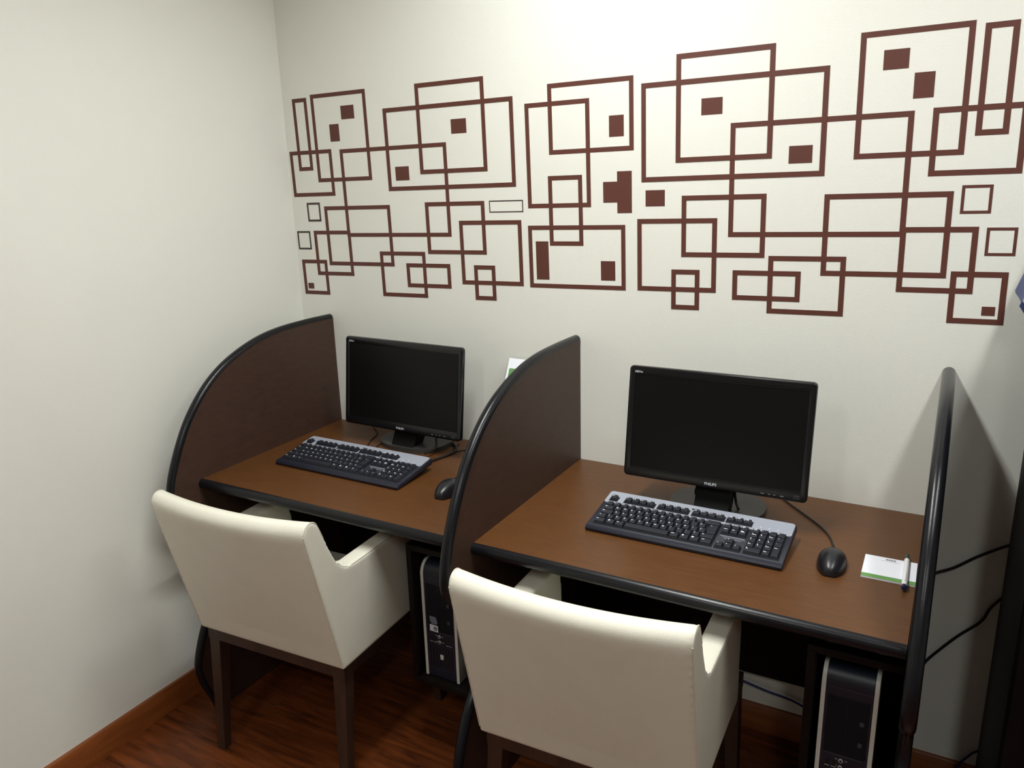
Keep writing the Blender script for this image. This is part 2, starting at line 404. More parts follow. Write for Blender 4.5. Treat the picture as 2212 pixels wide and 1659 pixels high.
for x, lab in zip(PX, PL):
    e = empty('partition_panel', (x, 0, 0), lab, 'partition', 'desk partition panels')
    if x > 1.9: e.rotation_euler = (0, 0, 0.004)
    link('board', board_m, M_PANEL, e); link('edge_molding', mold_m, M_MOLD, e)

# ------------------------------------------------------------------ desks
def desk(x0, x1, hx0, hx1, lab):
    e = empty('desk', ((x0 + x1) / 2, 0, 0), lab, 'desk', 'workstation desks')
    cx = (x0 + x1) / 2
    def bx(name, a0, a1, b0, b1, c0, c1, m_, bev=0.0, parent=e):
        return box(name, a0 - cx, a1 - cx, b0, b1, c0, c1, m_, parent, bev)
    bx('desktop', x0, x1, -0.6087, -0.002, ZD - 0.026, ZD, M_DESK)
    sec = [(-0.6087 - 0.0135 * math.sin(a), ZD - 0.0135 + 0.0148 * math.cos(a)) for a in [PI * k / 12 for k in range(13)]]
    link('edge_molding', prism_me(sec, x0 - cx, x1 - cx, 'x'), M_MOLD, e)
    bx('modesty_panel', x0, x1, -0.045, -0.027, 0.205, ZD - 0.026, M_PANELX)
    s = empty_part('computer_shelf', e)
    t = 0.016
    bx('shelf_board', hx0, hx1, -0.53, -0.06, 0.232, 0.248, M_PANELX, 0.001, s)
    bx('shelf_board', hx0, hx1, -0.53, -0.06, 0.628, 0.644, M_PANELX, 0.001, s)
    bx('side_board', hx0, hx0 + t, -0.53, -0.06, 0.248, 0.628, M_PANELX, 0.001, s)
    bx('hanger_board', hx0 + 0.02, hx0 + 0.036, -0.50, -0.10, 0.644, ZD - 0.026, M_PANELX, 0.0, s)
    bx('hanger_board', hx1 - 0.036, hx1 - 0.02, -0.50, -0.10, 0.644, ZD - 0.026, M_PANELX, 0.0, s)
    return e
def empty_part(name, parent):
    o = bpy.data.objects.new(name, None); o.empty_display_size = 0.05; COL.objects.link(o); o.parent = parent
    return o
desk(0.136, 1.0287, 0.792, 1.0287, 'brown wood desk with black front edging beside the left wall')
desk(1.0537, 1.969, 1.792, 1.969, 'brown wood desk with black front edging, holding notepad and pen, at the end')

# ------------------------------------------------------------------ computer towers
def tower(x, y, z, lab, stickers):
    e = empty('computer_tower', (x, y, z), lab, 'computer', 'computer towers under the desks')
    W, H, D = 0.108, 0.342, 0.37
    # body with a front that rolls back at the top
    prof = [(0.0, 0.004), (0.0, H - 0.035)] + [(0.028 - 0.028 * math.cos(a), H - 0.035 + 0.033 * math.sin(a)) for a in [PI / 2 * k / 8 for k in range(1, 9)]] + [(D, H - 0.002), (D, 0.004)]
    link('case', prism_me(prof, -W / 2 + 0.0085, W / 2 - 0.0085, 'x', 0.0), M_TOWER, e)
    for sx in (-1, 1):
        prof2 = [(-0.002, 0.003), (-0.002, H - 0.035)] + [(0.028 - 0.030 * math.cos(a), H - 0.035 + 0.035 * math.sin(a)) for a in [PI / 2 * k / 8 for k in range(1, 9)]] + [(0.05, H), (0.05, 0.003)]
        a, b = sorted((sx * (W / 2 - 0.0085), sx * W / 2))
        link('silver_strip', prism_me(prof2, a, b, 'x', 0.001), M_SILVER, e)
        prof3 = [(0.05, 0.003), (0.05, H), (D, H), (D, 0.003)]
        link('side_cover', prism_me(prof3, a, b, 'x'), M_TOWER, e)
    box('seam', -0.0425, 0.0425, -0.0009, 0.004, H - 0.042, H - 0.0412, M_MARK, e)
    box('drive_bay', -0.0400, -0.0028, -0.0012, 0.004, 0.145, H - 0.06, M_BAY, e, 0.0008, 1)
    box('drive_bay', -0.0012, 0.0400, -0.0012, 0.004, 0.145, H - 0.06, M_BAY, e, 0.0008, 1)
    box('bay_line', -0.036, 0.036, -0.0018, 0.002, 0.1415, 0.1422, M_MARK, e)
    for k in range(2): box('usb_port', -0.034 + 0.0125 * k, -0.026 + 0.0125 * k, -0.0014, 0.004, 0.112, 0.126, M_TDARK, e)
    for k in range(2): box('port_mark', -0.0345 + 0.0125 * k, -0.0255 + 0.0125 * k, -0.0016, 0.002, 0.1108, 0.1117, M_SILVER, e)
    for k in range(2):
        c = link('audio_jack', cyl_me(0.0042, 0, 0.003, 20), M_SILVER, e, (-0.0045, 0.0005, 0.130 - 0.0165 * k), (PI / 2, 0, 0))
        link('jack_hole', cyl_me(0.0028, 0.003, 0.0034, 16), M_TDARK, c)
    for k in range(4): box('port_symbol', (-0.016, 0.003, -0.016, 0.003)[k], (-0.011, 0.0085, -0.011, 0.0095)[k], -0.0012, 0.002, (0.131, 0.131, 0.1145, 0.1135)[k], (0.1322, 0.1322, 0.1157, 0.1147)[k], M_GREYP, e)
    box('print_line', 0.016, 0.034, -0.0012, 0.002, 0.1085, 0.1092, M_GREYP, e)
    for k in range(8): box('vent_slot', -0.038 + 0.0098 * k, -0.0345 + 0.0098 * k, -0.0012, 0.004, 0.035, 0.098, M_TDARK, e)
    for k, zz in enumerate((0.225, 0.175)): box('drive_mark', 0.024, 0.032, -0.0018, 0.002, zz, zz + 0.010, M_MARK, e)
    box('logo_plate', -0.004, 0.006, -0.0025, 0.002, 0.062, 0.076, M_SILVER, e, 0.0006, 1)
    if stickers:
        pl = [(-0.033, 0.187), (-0.014, 0.187), (-0.010, 0.181), (-0.008, 0.170), (-0.012, 0.165), (-0.026, 0.165), (-0.031, 0.172)]
        link('sticker', prism_me(pl, -0.0018, 0.001, 'y', smooth=False), M_STICKB, e)
        box('sticker', -0.033, -0.007, -0.0018, 0.001, 0.143, 0.162, M_STICK, e)
        link('sticker_print', cyl_me(0.0062, 0, 0.0004, 20), M_STICKB, e, (-0.015, -0.0018, 0.1525), (PI / 2, 0, 0))
    for sx in (-1, 1):
        for yy in (0.04, 0.32): box('foot', sx * 0.035 - 0.01, sx * 0.035 + 0.01, yy - 0.01, yy + 0.01, 0.0, 0.0045, M_BLACKM, e)
    return e
tower(0.873, -0.508, 0.248, 'black computer tower with silver strips and stickers under the desk beside left wall', True)
tower(1.876, -0.508, 0.248, 'black computer tower with silver strips under the end desk, below the notepad', False)

# ------------------------------------------------------------------ chairs
def chair_shell():
    """upholstered shell voxel-merged from side pieces and a back slab, then split into backrest and arms"""
    W2 = 0.2425
    back = [(0.0, 0.392), (-0.094, 0.778), (-0.0965, 0.796), (-0.092, 0.811), (-0.081, 0.821), (-0.067, 0.823), (-0.053, 0.817), (-0.043, 0.803), (-0.002, 0.708)]
    side = back + [(0.010, 0.686), (0.025, 0.669), (0.045, 0.658), (0.070, 0.654), (0.30, 0.654), (0.322, 0.647), (0.334, 0.63), (0.345, 0.392)]
    mid = back + [(0.07, 0.5), (0.09, 0.392)]
    bm = bmesh.new()
    def pr(poly, x0, x1, nx):
        cols = []
        for k in range(nx + 1):
            x = x0 + (x1 - x0) * k / nx
            cols.append([bm.verts.new((x, p[0], p[1])) for p in poly])
        n = len(poly)
        for a, b in zip(cols[:-1], cols[1:]):
            for i in range(n): bm.faces.new((a[i], a[(i + 1) % n], b[(i + 1) % n], b[i]))
        bm.faces.new(cols[0][::-1]); bm.faces.new(cols[-1])
    pr(mid, -W2 + 0.02, W2 - 0.02, 20)
    pr(side, -W2, -W2 + 0.05, 4); pr(side, W2 - 0.05, W2, 4)
    me = bm_mesh(bm)
    o = bpy.data.objects.new('tmp', me); COL.objects.link(o)
    md = o.modifiers.new('r', 'REMESH'); md.mode = 'VOXEL'; md.voxel_size = 0.0055
    sm = o.modifiers.new('s', 'SMOOTH'); sm.factor = 0.5; sm.iterations = 7
    dg = bpy.context.evaluated_depsgraph_get(); dg.update()
    out = bpy.data.meshes.new_from_object(o.evaluated_get(dg))
    bpy.data.objects.remove(o)
    # bow of the back in plan, stronger towards the top; slight flare of the sides
    for v in out.vertices:
        x, yy, z = v.co
        t = max(0.0, min(1.0, (z - 0.45) / 0.35)); w = max(0.0, 1 - max(0.0, yy - 0.05) / 0.05)
        yb = 0.020 * t * w * (1 - (x / W2) ** 2)
        v.co.y -= yb
        v.co.z -= 0.006 * t * w * (1 - (x / W2) ** 2)
        v.co.x *= 1 + 0.01 * (z - 0.45)
    parts = []
    for which in range(3):
        b2 = bmesh.new(); b2.from_mesh(out)
        kill = []
        for f in b2.faces:
            c = f.calc_center_median()
            w = 0
            if c.y > 0.095: w = 1 if c.x < 0 else 2
            if w != which: kill.append(f)
        bmesh.ops.delete(b2, geom=kill, context='FACES')
        bmm = bpy.data.meshes.new('shell'); b2.to_mesh(bmm); b2.free()
        for p in bmm.polygons: p.use_smooth = True
        parts.append(bmm)
    return parts
shell = chair_shell()
def leg_me(x, y, bx_, by_, z1, a=0.019, b=0.013):
    bm = bmesh.new()
    t = [bm.verts.new((x + i * a, y + j * a, z1)) for i, j in ((-1, -1), (1, -1), (1, 1), (-1, 1))]
    q = [bm.verts.new((bx_ + i * b, by_ + j * b, 0)) for i, j in ((-1, -1), (1, -1), (1, 1), (-1, 1))]
    bm.faces.new(t); bm.faces.new(q[::-1])
    for k in range(4): bm.faces.new((q[k], q[(k + 1) % 4], t[(k + 1) % 4], t[k]))
    bmesh.ops.bevel(bm, geom=list(bm.edges), offset=0.0015, segments=1, profile=0.5, affect='EDGES')
    return bm_mesh(bm)
LEGS = [leg_me(-0.212, 0.030, -0.232, 0.010, 0.358), leg_me(0.212, 0.030, 0.206, 0.010, 0.358), leg_me(-0.212, 0.435, -0.222, 0.45, 0.358), leg_me(0.212, 0.435, 0.222, 0.45, 0.358)]
RAIL = [box_me(-0.232, 0.232, 0.010, 0.034, 0.356, 0.394, 0.001, 1), box_me(-0.232, 0.232, 0.43, 0.456, 0.356, 0.394, 0.001, 1),
        box_me(-0.232, -0.208, 0.034, 0.43, 0.356, 0.394, 0.001, 1), box_me(0.208, 0.232, 0.034, 0.43, 0.356, 0.394, 0.001, 1)]
SEAT = box_me(-0.193, 0.193, 0.07, 0.45, 0.394, 0.432, 0.014, 4)
def seam_pts(sx):
    W2 = 0.2435
    pr_ = [(-0.003, 0.41), (-0.049, 0.60), (-0.0905, 0.775), (-0.0935, 0.795), (-0.0895, 0.809), (-0.080, 0.818), (-0.067, 0.8205), (-0.054, 0.815), (-0.0455, 0.802), (-0.030, 0.766)]
    return [(sx * (W2 - 0.003) * (1 + 0.01 * (b - 0.45)), a, b) for a, b in pr_]
SEAMS = [tube_me(seam_pts(s), 0.0016, 6, 4) for s in (-1, 1)]
def arm_seam(sx):
    pr_ = [(0.013, 0.684), (0.026, 0.669), (0.046, 0.6585), (0.07, 0.6545), (0.2, 0.6545), (0.30, 0.6535), (0.32, 0.647)]
    return [(sx * 0.2400 * (1 + 0.01 * (b - 0.45)), a, b - 0.0025) for a, b in pr_]
ASEAMS = [tube_me(arm_seam(s), 0.0014, 6, 4) for s in (-1, 1)]
def chair(x, y, rz, lab):
    e = empty('armchair', (x, y, 0), lab, 'chair', 'cream armchairs at the desks', (0, 0, rz))
    b = link('backrest', shell[0], M_LEATHER, e)
    for s in SEAMS: link('seam', s, M_SEAM, b)
    for a, s in zip(shell[1:], ASEAMS):
        ar = link('arm', a, M_LEATHER, e); link('seam', s, M_SEAM, ar)
    link('seat', SEAT, M_LEATHER, e)
    for l in LEGS: link('leg', l, M_CHLEG, e)
    for l in RAIL: link('rail', l, M_CHLEG, e)
    return e
chair(0.512, -0.768, math.radians(2.8), 'cream leather armchair with dark wooden legs at the desk beside left wall')
chair(1.4085, -0.782, math.radians(1.7), 'cream leather armchair pushed up to the desk holding the notepad')

# ------------------------------------------------------------------ monitors
def monitor(x, y, zb, yaw, tilt, lab):
    e = empty('monitor', (x, y, ZD + 0.0005), lab, 'monitor', 'black desktop monitors', (0, 0, yaw))
    W, H = 0.442, 0.280
    hd = bpy.data.objects.new('head', None); hd.empty_display_size = 0.05; COL.objects.link(hd); hd.parent = e
    hd.location = (0, 0, zb - ZD); hd.rotation_euler = (-tilt, 0, 0)
    # everything on the head is a sub-part
    bm = bmesh.new()
    loops = []
    def rrect(w, h, cz, r, yy, n=5):
        pts = []
        for cx_, cz_, a0_ in ((w / 2 - r, h / 2 - r, 0), (-w / 2 + r, h / 2 - r, PI / 2), (-w / 2 + r, -h / 2 + r, PI), (w / 2 - r, -h / 2 + r, 1.5 * PI)):
            for k in range(n + 1):
                a = a0_ + PI / 2 * k / n
                pts.append(bm.verts.new((cx_ + r * math.cos(a), yy, cz + cz_ + r * math.sin(a))))
        return pts
    mz = H / 2; sw, sh, sz = 0.412, 0.233, mz + 0.0025
    specs = [(sw, sh, sz, 0.002, 0.0050), (sw, sh, sz, 0.002, 0.0028), (W - 0.012, H - 0.012, mz, 0.006, 0.0), (W - 0.003, H - 0.003, mz, 0.009, 0.0015), (W, H, mz, 0.010, 0.005),
             (W - 0.001, H - 0.001, mz, 0.010, 0.017), (W - 0.012, H - 0.012, mz, 0.010, 0.021), (W - 0.05, H - 0.05, mz, 0.02, 0.026), (W - 0.13, H - 0.10, mz, 0.02, 0.044), (W - 0.15, H - 0.12, mz, 0.02, 0.046)]
    for s in specs: loops.append(rrect(*s))
    n = len(loops[0])
    for a, b in zip(loops[:-1], loops[1:]):
        for k in range(n): bm.faces.new((a[k], a[(k + 1) % n], b[(k + 1) % n], b[k]))
    bm.faces.new(loops[-1])
    link('casing', bm_mesh(bm, smooth=True, angle=35), M_BLACK, hd)
    box('screen', -sw / 2, sw / 2, 0.0040, 0.006, sz - sh / 2, sz + sh / 2, M_SCREEN, hd)
    link('brand_print', text_me('PHILIPS', 0.0092, 'CENTER', 0.00025), M_LEGEND if False else M_GREYP2, hd, (0, -0.0004, 0.0105), (PI / 2, 0, 0))
    link('model_print', text_me('185Vw', 0.0074, 'LEFT', 0.0002), M_GREYP2, hd, (-W / 2 + 0.0142, -0.0002, H - 0.0145), (PI / 2, 0, 0))
    for k, (a, w) in enumerate(((0.118, 0.007), (0.135, 0.004), (0.147, 0.004), (0.162, 0.008))):
        box('button_mark', a, a + w, -0.0002, 0.001, 0.0085, 0.0095, M_GREYP, hd)
    box('power_button', 0.190, 0.206, -0.0008, 0.002, 0.0065, 0.0155, M_BLACKM, hd, 0.0006, 1)
    # neck and base stand on the desk
    neck = [(0.056, zb - ZD + 0.075), (0.088, zb - ZD + 0.075), (0.080, 0.04), (0.060, 0.014), (0.004, 0.014), (0.030, 0.045)]
    link('neck', prism_me(neck, -0.042, 0.042, 'x', 0.004, 3), M_NECK, e)
    seg = 48
    bp = [(0.118 * math.copysign(abs(math.cos(a)) ** 0.8, math.cos(a)), 0.085 + 0.092 * math.copysign(abs(math.sin(a)) ** 0.8, math.sin(a))) for a in [2 * PI * k / seg for k in range(seg)]]
    link('base', prism_me(bp, 0.0, 0.014, 'z', 0.004, 2), M_BASEP, e)
    return e
M_NECK = mat('neck_black', (7, 7, 8), 0.6, 0.05, 60, spec=0.15)
M_GREYP2 = mat('light_grey_print', (178, 182, 190), 0.6, 0.03, 300)
M_BASEP = mat('stand_base_grey', (58, 56, 54), 0.28, 0.04, 60)
monitor(1.509, -0.2555, 0.824, 0.0185, 0.140, 'black flat monitor standing on the desk that holds the notepad')
monitor(0.5225, -0.175, 0.802, -0.0173, 0.126, 'black flat monitor standing on the desk beside the left wall')

# ------------------------------------------------------------------ keyboards
U = 0.019
KEYS = []   # x, y, w, h (units of metres, key cell), legend lines
X0 = 0.0145; YB = 0.0175
rows = [
 [('Ctrl', 1.5), ('\u2666', 1.25), ('Alt', 1.25), ('', 5.75), ('AltGr', 1.25), ('\u2666', 1.25), ('\u25a0', 1.25), ('Ctrl', 1.5)],
 [('\u21e7', 1.25), ('|\n\\', 1), ('Z', 1), ('X', 1), ('C', 1), ('V', 1), ('B', 1), ('N', 1), ('M', 1), ('<\n,', 1), ('>\n.', 1), (':\n;', 1), ('?\n/  \u00b0', 1), ('\u21e7', 1.75)],
 [('Fixa', 1.75), ('A', 1), ('S', 1), ('D', 1), ('F', 1), ('G', 1), ('H', 1), ('J', 1), ('K', 1), ('L', 1), ('\u00c7', 1), ('^\n~', 1), ('}\n]  \u00ba', 1), ('ENTER', 1.25)],
 [('Tab', 1.5), ('Q', 1), ('W', 1), ('E', 1), ('R', 1), ('T', 1), ('Y', 1), ('U', 1), ('I', 1), ('O', 1), ('P', 1), ('`\n\u00b4', 1), ('{\n[  \u00aa', 1), (None, 1.5)],
 [('"\n\'', 1), ('!\n1  \u00b9', 1), ('@\n2  \u00b2', 1), ('#\n3  \u00b3', 1), ('$\n4  \u00a3', 1), ('%\n5  \u00a2', 1), ('\u00a8\n6  \u00ac', 1), ('&\n7', 1), ('*\n8', 1), ('(\n9', 1), (')\n0', 1), ('_\n-', 1), ('+\n=  \u00a7', 1), ('\u2190', 2)]]
for ri, rw in enumerate(rows):
    x = X0
    for leg, w in rw:
        if leg == 'ENTER': KEYS.append((x, YB + ri * U, w * U, 2 * U, '\u2190'))
        elif leg is not None: KEYS.append((x, YB + ri * U, w * U, U, leg))
        x += w * U
XN = X0 + 15 * U + 0.0065
for ri, rw in ((0, ['\u2190', '\u2193', '\u2192']), (1, [None, '\u2191', None]), (3, ['Delete', 'End', 'Page\nDown']), (4, ['Insert', 'Home', 'Page\nUp'])):
    for k, leg in enumerate(rw):
        if leg: KEYS.append((XN + k * U, YB + ri * U, U, U, leg))
XP = XN + 3 * U + 0.0065
pad = [(0, 0, 2, 1, '0\nIns'), (2, 0, 1, 1, ',\nDel'), (3, 0, 1, 2, 'Enter'), (0, 1, 1, 1, '1\nEnd'), (1, 1, 1, 1, '2\n\u2193'), (2, 1, 1, 1, '3\nPg Dn'), (0, 2, 1, 1, '4\n\u2190'), (1, 2, 1, 1, '5'), (2, 2, 1, 1, '6\n\u2192'), (3, 2, 1, 1, '.'),
       (0, 3, 1, 1, '7\nHome'), (1, 3, 1, 1, '8\n\u2191'), (2, 3, 1, 1, '9\nPg Up'), (3, 3, 1, 1, '+'), (0, 4, 1, 1, 'Num\nLock'), (1, 4, 1, 1, '/'), (2, 4, 1, 1, '*'), (3, 4, 1, 1, '-')]
for c, r, w, h, leg in pad: KEYS.append((XP + c * U, YB + r * U, w * U, h * U, leg))
YF = YB + 5 * U + 0.0105
FK = [(0, 'Esc')] + [(2 + k, 'F%d' % (k + 1)) for k in range(4)] + [(6.5 + k, 'F%d' % (k + 5)) for k in range(4)] + [(11 + k, 'F%d' % (k + 9)) for k in range(4)]
for c, leg in FK: KEYS.append((X0 + c * U, YF, U, U, leg))
for k, leg in enumerate(('PrtSc\nSysRq', 'Scroll\nLock', 'Pause\nBreak')): KEYS.append((XN + k * U, YF, U, U, leg))
WELLS = [(X0, X0 + 15 * U, YB, YB + 5 * U), (XN, XN + 3 * U, YB, YB + U), (XN + U, XN + 2 * U, YB + U, YB + 2 * U), (XN, XN + 3 * U, YB + 3 * U, YB + 5 * U), (XP, XP + 4 * U, YB, YB + 5 * U)]
FW = [(X0, X0 + U), (X0 + 2 * U, X0 + 6 * U), (X0 + 6.5 * U, X0 + 10.5 * U), (X0 + 11 * U, X0 + 15 * U), (XN, XN + 3 * U)]
KW, KD = 0.457, 0.168
KT0, KT1 = 0.013, 0.019             # body top height at the front of the key field and at the back
def ktop(y): return KT0 + (KT1 - KT0) * (y - 0.014) / (KD - 0.014)
key_cache = {}
def key_me(w, h):
    k = (round(w, 4), round(h, 4))
    if k not in key_cache:
        bm = bmesh.new()
        g = 0.0007
        def ring(ix0, ix1, iy0, iy1, z): return [bm.verts.new(p) for p in ((ix0, iy0, z), (w - ix1, iy0, z), (w - ix1, h - iy1, z), (ix0, h - iy1, z))]
        a = ring(g, g, g, g, 0.0); b = ring(0.0027, 0.0027, 0.0034, 0.0016, 0.0072); c = ring(0.0033, 0.0033, 0.0040, 0.0022, 0.0077)
        for q, r in ((a, b), (b, c)):
            for i in range(4): bm.faces.new((q[i], q[(i + 1) % 4], r[(i + 1) % 4], r[i]))
        bm.faces.new(c)
        key_cache[k] = bm_mesh(bm)
    return key_cache[k]
def body_me():
    bm = bmesh.new()
    prof = [(0.002, 0.0), (0.0, 0.003), (0.0, 0.0075), (0.003, 0.0112), (0.009, 0.0122), (0.0125, 0.0112), (0.014, ktop(0.014)), (KD - 0.003, ktop(KD)), (KD, ktop(KD) - 0.003), (KD, 0.002), (KD - 0.002, 0.0)]
    me = prism_me(prof, 0.0, KW, 'x', 0.003, 2)
    bm.free()
    return me
KBODY = body_me()
def silver_me():
    y0 = YB + 5 * U + 0.001; y1 = KD - 0.001; r = 0.008
    pts = [(0.007, y0), (KW - 0.007, y0), (KW - 0.003, y0 + 0.004), (KW - 0.003, y1 - r)] + [(KW - 0.003 - r + r * math.cos(a), y1 - r + r * math.sin(a)) for a in [PI / 2 * k / 6 for k in range(1, 7)]]
    pts += [(0.003 + r + r * math.cos(a), y1 - r + r * math.sin(a)) for a in [PI / 2 + PI / 2 * k / 6 for k in range(0, 7)]] + [(0.003, y0 + 0.004)]
    bm = bmesh.new()
    lo = [bm.verts.new((p[0], p[1], ktop(p[1]) - 0.002)) for p in pts]; hi = [bm.verts.new((p[0], p[1], ktop(p[1]) + 0.0022)) for p in pts]
    bm.faces.new(lo[::-1]); bm.faces.new(hi)
    for i in range(len(pts)): bm.faces.new((lo[i], lo[(i + 1) % len(pts)], hi[(i + 1) % len(pts)], hi[i]))
    return bm_mesh(bm)
KSILVER = silver_me()
def slab_me(x0, x1, y0, y1, d0, d1):
    bm = bmesh.new(); vs, _ = add_box(bm, x0, x1, y0, y1, 0, 1)
    for v in vs: v.co.z = ktop(v.co.y) + (d1 if v.co.z > 0.5 else d0)
    return bm_mesh(bm)
slope = math.atan((KT1 - KT0) / (KD - 0.014))
def keyboard(x, y, yaw, lab):
    e = empty('keyboard', (x, y, ZD + 0.0005), lab, 'keyboard', 'black and silver keyboards', (0, 0, yaw))
    tl = math.radians(6.2)
    t = e
    def put(name, me, m_, parent=None, loc=(0, 0, 0), rx=0.0):
        if parent is not None: return link(name, me, m_, parent, loc, (rx, 0, 0))
        v = Matrix.Rotation(tl, 4, 'X') @ Vector(loc)
        return link(name, me, m_, e, v, (tl + rx, 0, 0))
    put('body', KBODY, M_KBODY)
    put('silver_strip', KSILVER, M_KSILV)
    for w in WELLS: put('key_well', slab_me(w[0] - 0.0018, w[1] + 0.0018, w[2] - 0.0014, w[3] + 0.0008, -0.001, 0.0006), M_KWELL)
    for a, b in FW: put('key_well', slab_me(a - 0.002, b + 0.002, YF - 0.0022, YF + U + 0.0005, 0.001, 0.0026), M_KWELL)
    for kx, ky, kw, kh, leg in KEYS:
        f = ky >= YF - 1e-6
        kz = ktop(ky) + (0.0022 if f else 0.0004)
        k = put('key', key_me(kw, kh), M_KEY, None, (kx, ky, kz), slope)
        if leg:
            big = len(leg) == 1 and leg.isalnum()
            solid = leg in ('\u2666', '\u25a0')
            lines = leg.split('\n'); ml = max(len(s) for s in lines)
            size = 0.0062 if big or solid else (0.0042 if ml <= 2 else (0.0036 if ml <= 4 else 0.0030))
            put('legend', text_me(leg, size, 'LEFT', 0.00018), M_LEGEND, k, (0.0043, kh - (0.0058 if len(lines) == 1 else 0.0052), 0.00775))
    # emblem, lamps and small print
    em = put('emblem', prism_me([(-0.009, -0.0032), (0.009, -0.0032), (0.009, 0.0032), (-0.009, 0.0032)], 0, 0.0003, 'z', smooth=False), M_KBODY, None, (X0 + 11.1 * U, YF + U + 0.0085, ktop(YF + U) + 0.0024), slope)
    put('emblem_disc', cyl_me(0.0044, 0.0003, 0.0005, 20), M_KSILV, em)
    put('emblem_letters', text_me('hp', 0.0072, 'CENTER', 0.0002), M_KBODY, em, (0, 0.0006, 0.00058))
    for k in range(3):
        put('indicator_lamp', cyl_me(0.0014, 0.0, 0.0007, 12), M_LEGEND, None, (XP + (0.75 + 1.0 * k) * U, YF + 0.006, ktop(YF) + 0.0022), slope)
        put('lamp_symbol', box_me(-0.001, 0.001, -0.0004, 0.0004, 0, 0.0002), M_KBODY, None, (XP + (0.75 + 1.0 * k) * U, YF + 0.0105, ktop(YF) + 0.0023), slope)
    for k, (a, b) in enumerate(((0.0, 0.056), (0.006, 0.058), (0.012, 0.050))):
        put('small_print', slab_me(XN + a, XN + b, YB + 2.72 * U - 0.0048 * k, YB + 2.72 * U - 0.0048 * k + (0.0022 if k == 0 else 0.0014), 0.0, 0.00025), M_GREYP)
    for fx in (0.03, KW - 0.05):
        v = Matrix.Rotation(tl, 4, 'X') @ Vector((0, KD - 0.012, 0.001))
        box('foot', fx, fx + 0.02, v.y - 0.004, v.y + 0.004, 0.0, v.z + 0.001, M_BLACKM, e)
    return e
keyboard(1.2595, -0.4345, -0.001, 'black and silver keyboard in front of the monitor on the end desk')
keyboard(0.2475, -0.4315, -0.010, 'black and silver keyboard in front of the monitor on the desk beside left wall')

# ------------------------------------------------------------------ mice
def mouse_mesh():
    bm = bmesh.new(); n = 20; mrows = 10
    def hw(v):  # half width along the length, v 0 (palm) .. 1 (front)
        if v < 0.62: return 0.0305 * (1 - ((0.62 - v) / 0.62) ** 2.3) ** 0.55
        t = (v - 0.62) / 0.38
        return 0.0305 * (1 - t ** 3.2) ** 0.5 * (1 - 0.12 * t)
    rings = []
    L = 0.108
    for i in range(1, 24):
        v = i / 24; w = hw(v); h = 0.037 * (math.sin(PI * (0.03 + 0.90 * v)) ** 0.55) * (1 - 0.10 * v)
        ring_ = []
        for k in range(n + 1):
            a = PI * k / n
            ring_.append(bm.verts.new((w * math.copysign(abs(math.cos(a)) ** 0.9, math.cos(a)), -L / 2 + L * v, 0.002 + h * (math.sin(a) ** 0.9 if a not in (0, PI) else 0))))
        rings.append(ring_)
    for a, b in zip(rings[:-1], rings[1:]):
        for k in range(n): bm.faces.new((a[k], a[k + 1], b[k + 1], b[k]))
        bm.faces.new((a[0], b[0], b[n], a[n]))
    bm.faces.new(rings[0]); bm.faces.new(rings[-1][::-1])
    return bm_mesh(bm, smooth=True, angle=65)
MOUSE = mouse_mesh()
def mouse(x, y, yaw, lab, cpts, cl):
    e = empty('mouse', (x, y, ZD), lab, 'mouse', 'black computer mice', (0, 0, yaw))
    link('shell', MOUSE, M_MOUSE, e)
    box('button_groove', -0.0006, 0.0006, 0.012, 0.047, 0.016, 0.0296, M_TDARK, e)
    link('scroll_wheel', cyl_me(0.010, -0.003, 0.003, 20, 0.001), M_BLACKM, e, (0, 0.028, 0.0205), (0, PI / 2, 0))
    box('silver_trim', -0.010, 0.010, 0.0465, 0.0505, 0.010, 0.017, M_SILVER, e, 0.001, 1)
    c = tube('cord', cpts, 0.0022, M_CABLE, None)
    c.parent = e
    c.matrix_parent_inverse = (Matrix.Translation((x, y, ZD)) @ Matrix.Rotation(yaw, 4, 'Z')).inverted()
    return e
mouse(1.806, -0.366, 0.05, 'black computer mouse beside the notepad on the end desk',
      [(1.803, -0.315, 0.753), (1.800, -0.285, 0.744), (1.784, -0.23, 0.7435), (1.759, -0.185, 0.7435), (1.72, -0.138, 0.7435), (1.668, -0.08, 0.7435), (1.62, -0.02, 0.7435)], '')
mouse(0.838, -0.388, 0.04, 'black computer mouse half hidden behind the partition on desk beside left wall',
      [(0.836, -0.337, 0.753), (0.838, -0.305, 0.744), (0.80, -0.20, 0.7435), (0.72, -0.085, 0.7435), (0.70, -0.03, 0.7435)], '')

# ------------------------------------------------------------------ notepad and pen
e = empty('notepad', (1.9165, -0.3315, ZD), 'white paper notepad with green bottom band on the end desk', 'notepad', None, (0, 0, 0.012))
box('pages', -0.0515, 0.0515, -0.052, 0.052, 0.0, 0.0040, M_PAPER, e, 0.0003, 1)
box('green_band', -0.0515, 0.0515, -0.052, -0.037, 0.0040, 0.0043, M_GREEN, e)
for k in range(4): box('header_mark', -0.010 + 0.0052 * k, -0.0056 + 0.0052 * k, 0.0385, 0.0455, 0.0040, 0.0042, M_GREYP3 if False else M_GREYP, e)
for k in range(7): box('header_line', -0.019 + 0.0054 * k, -0.0145 + 0.0054 * k, 0.0335, 0.0345, 0.0040, 0.0042, M_GREYP, e)
e = empty('pen', (1.9475, -0.336, ZD + 0.0043 + 0.0055), 'white pen with dark green tip lying across the notepad', 'pen', None, (0, 0, 0.02))
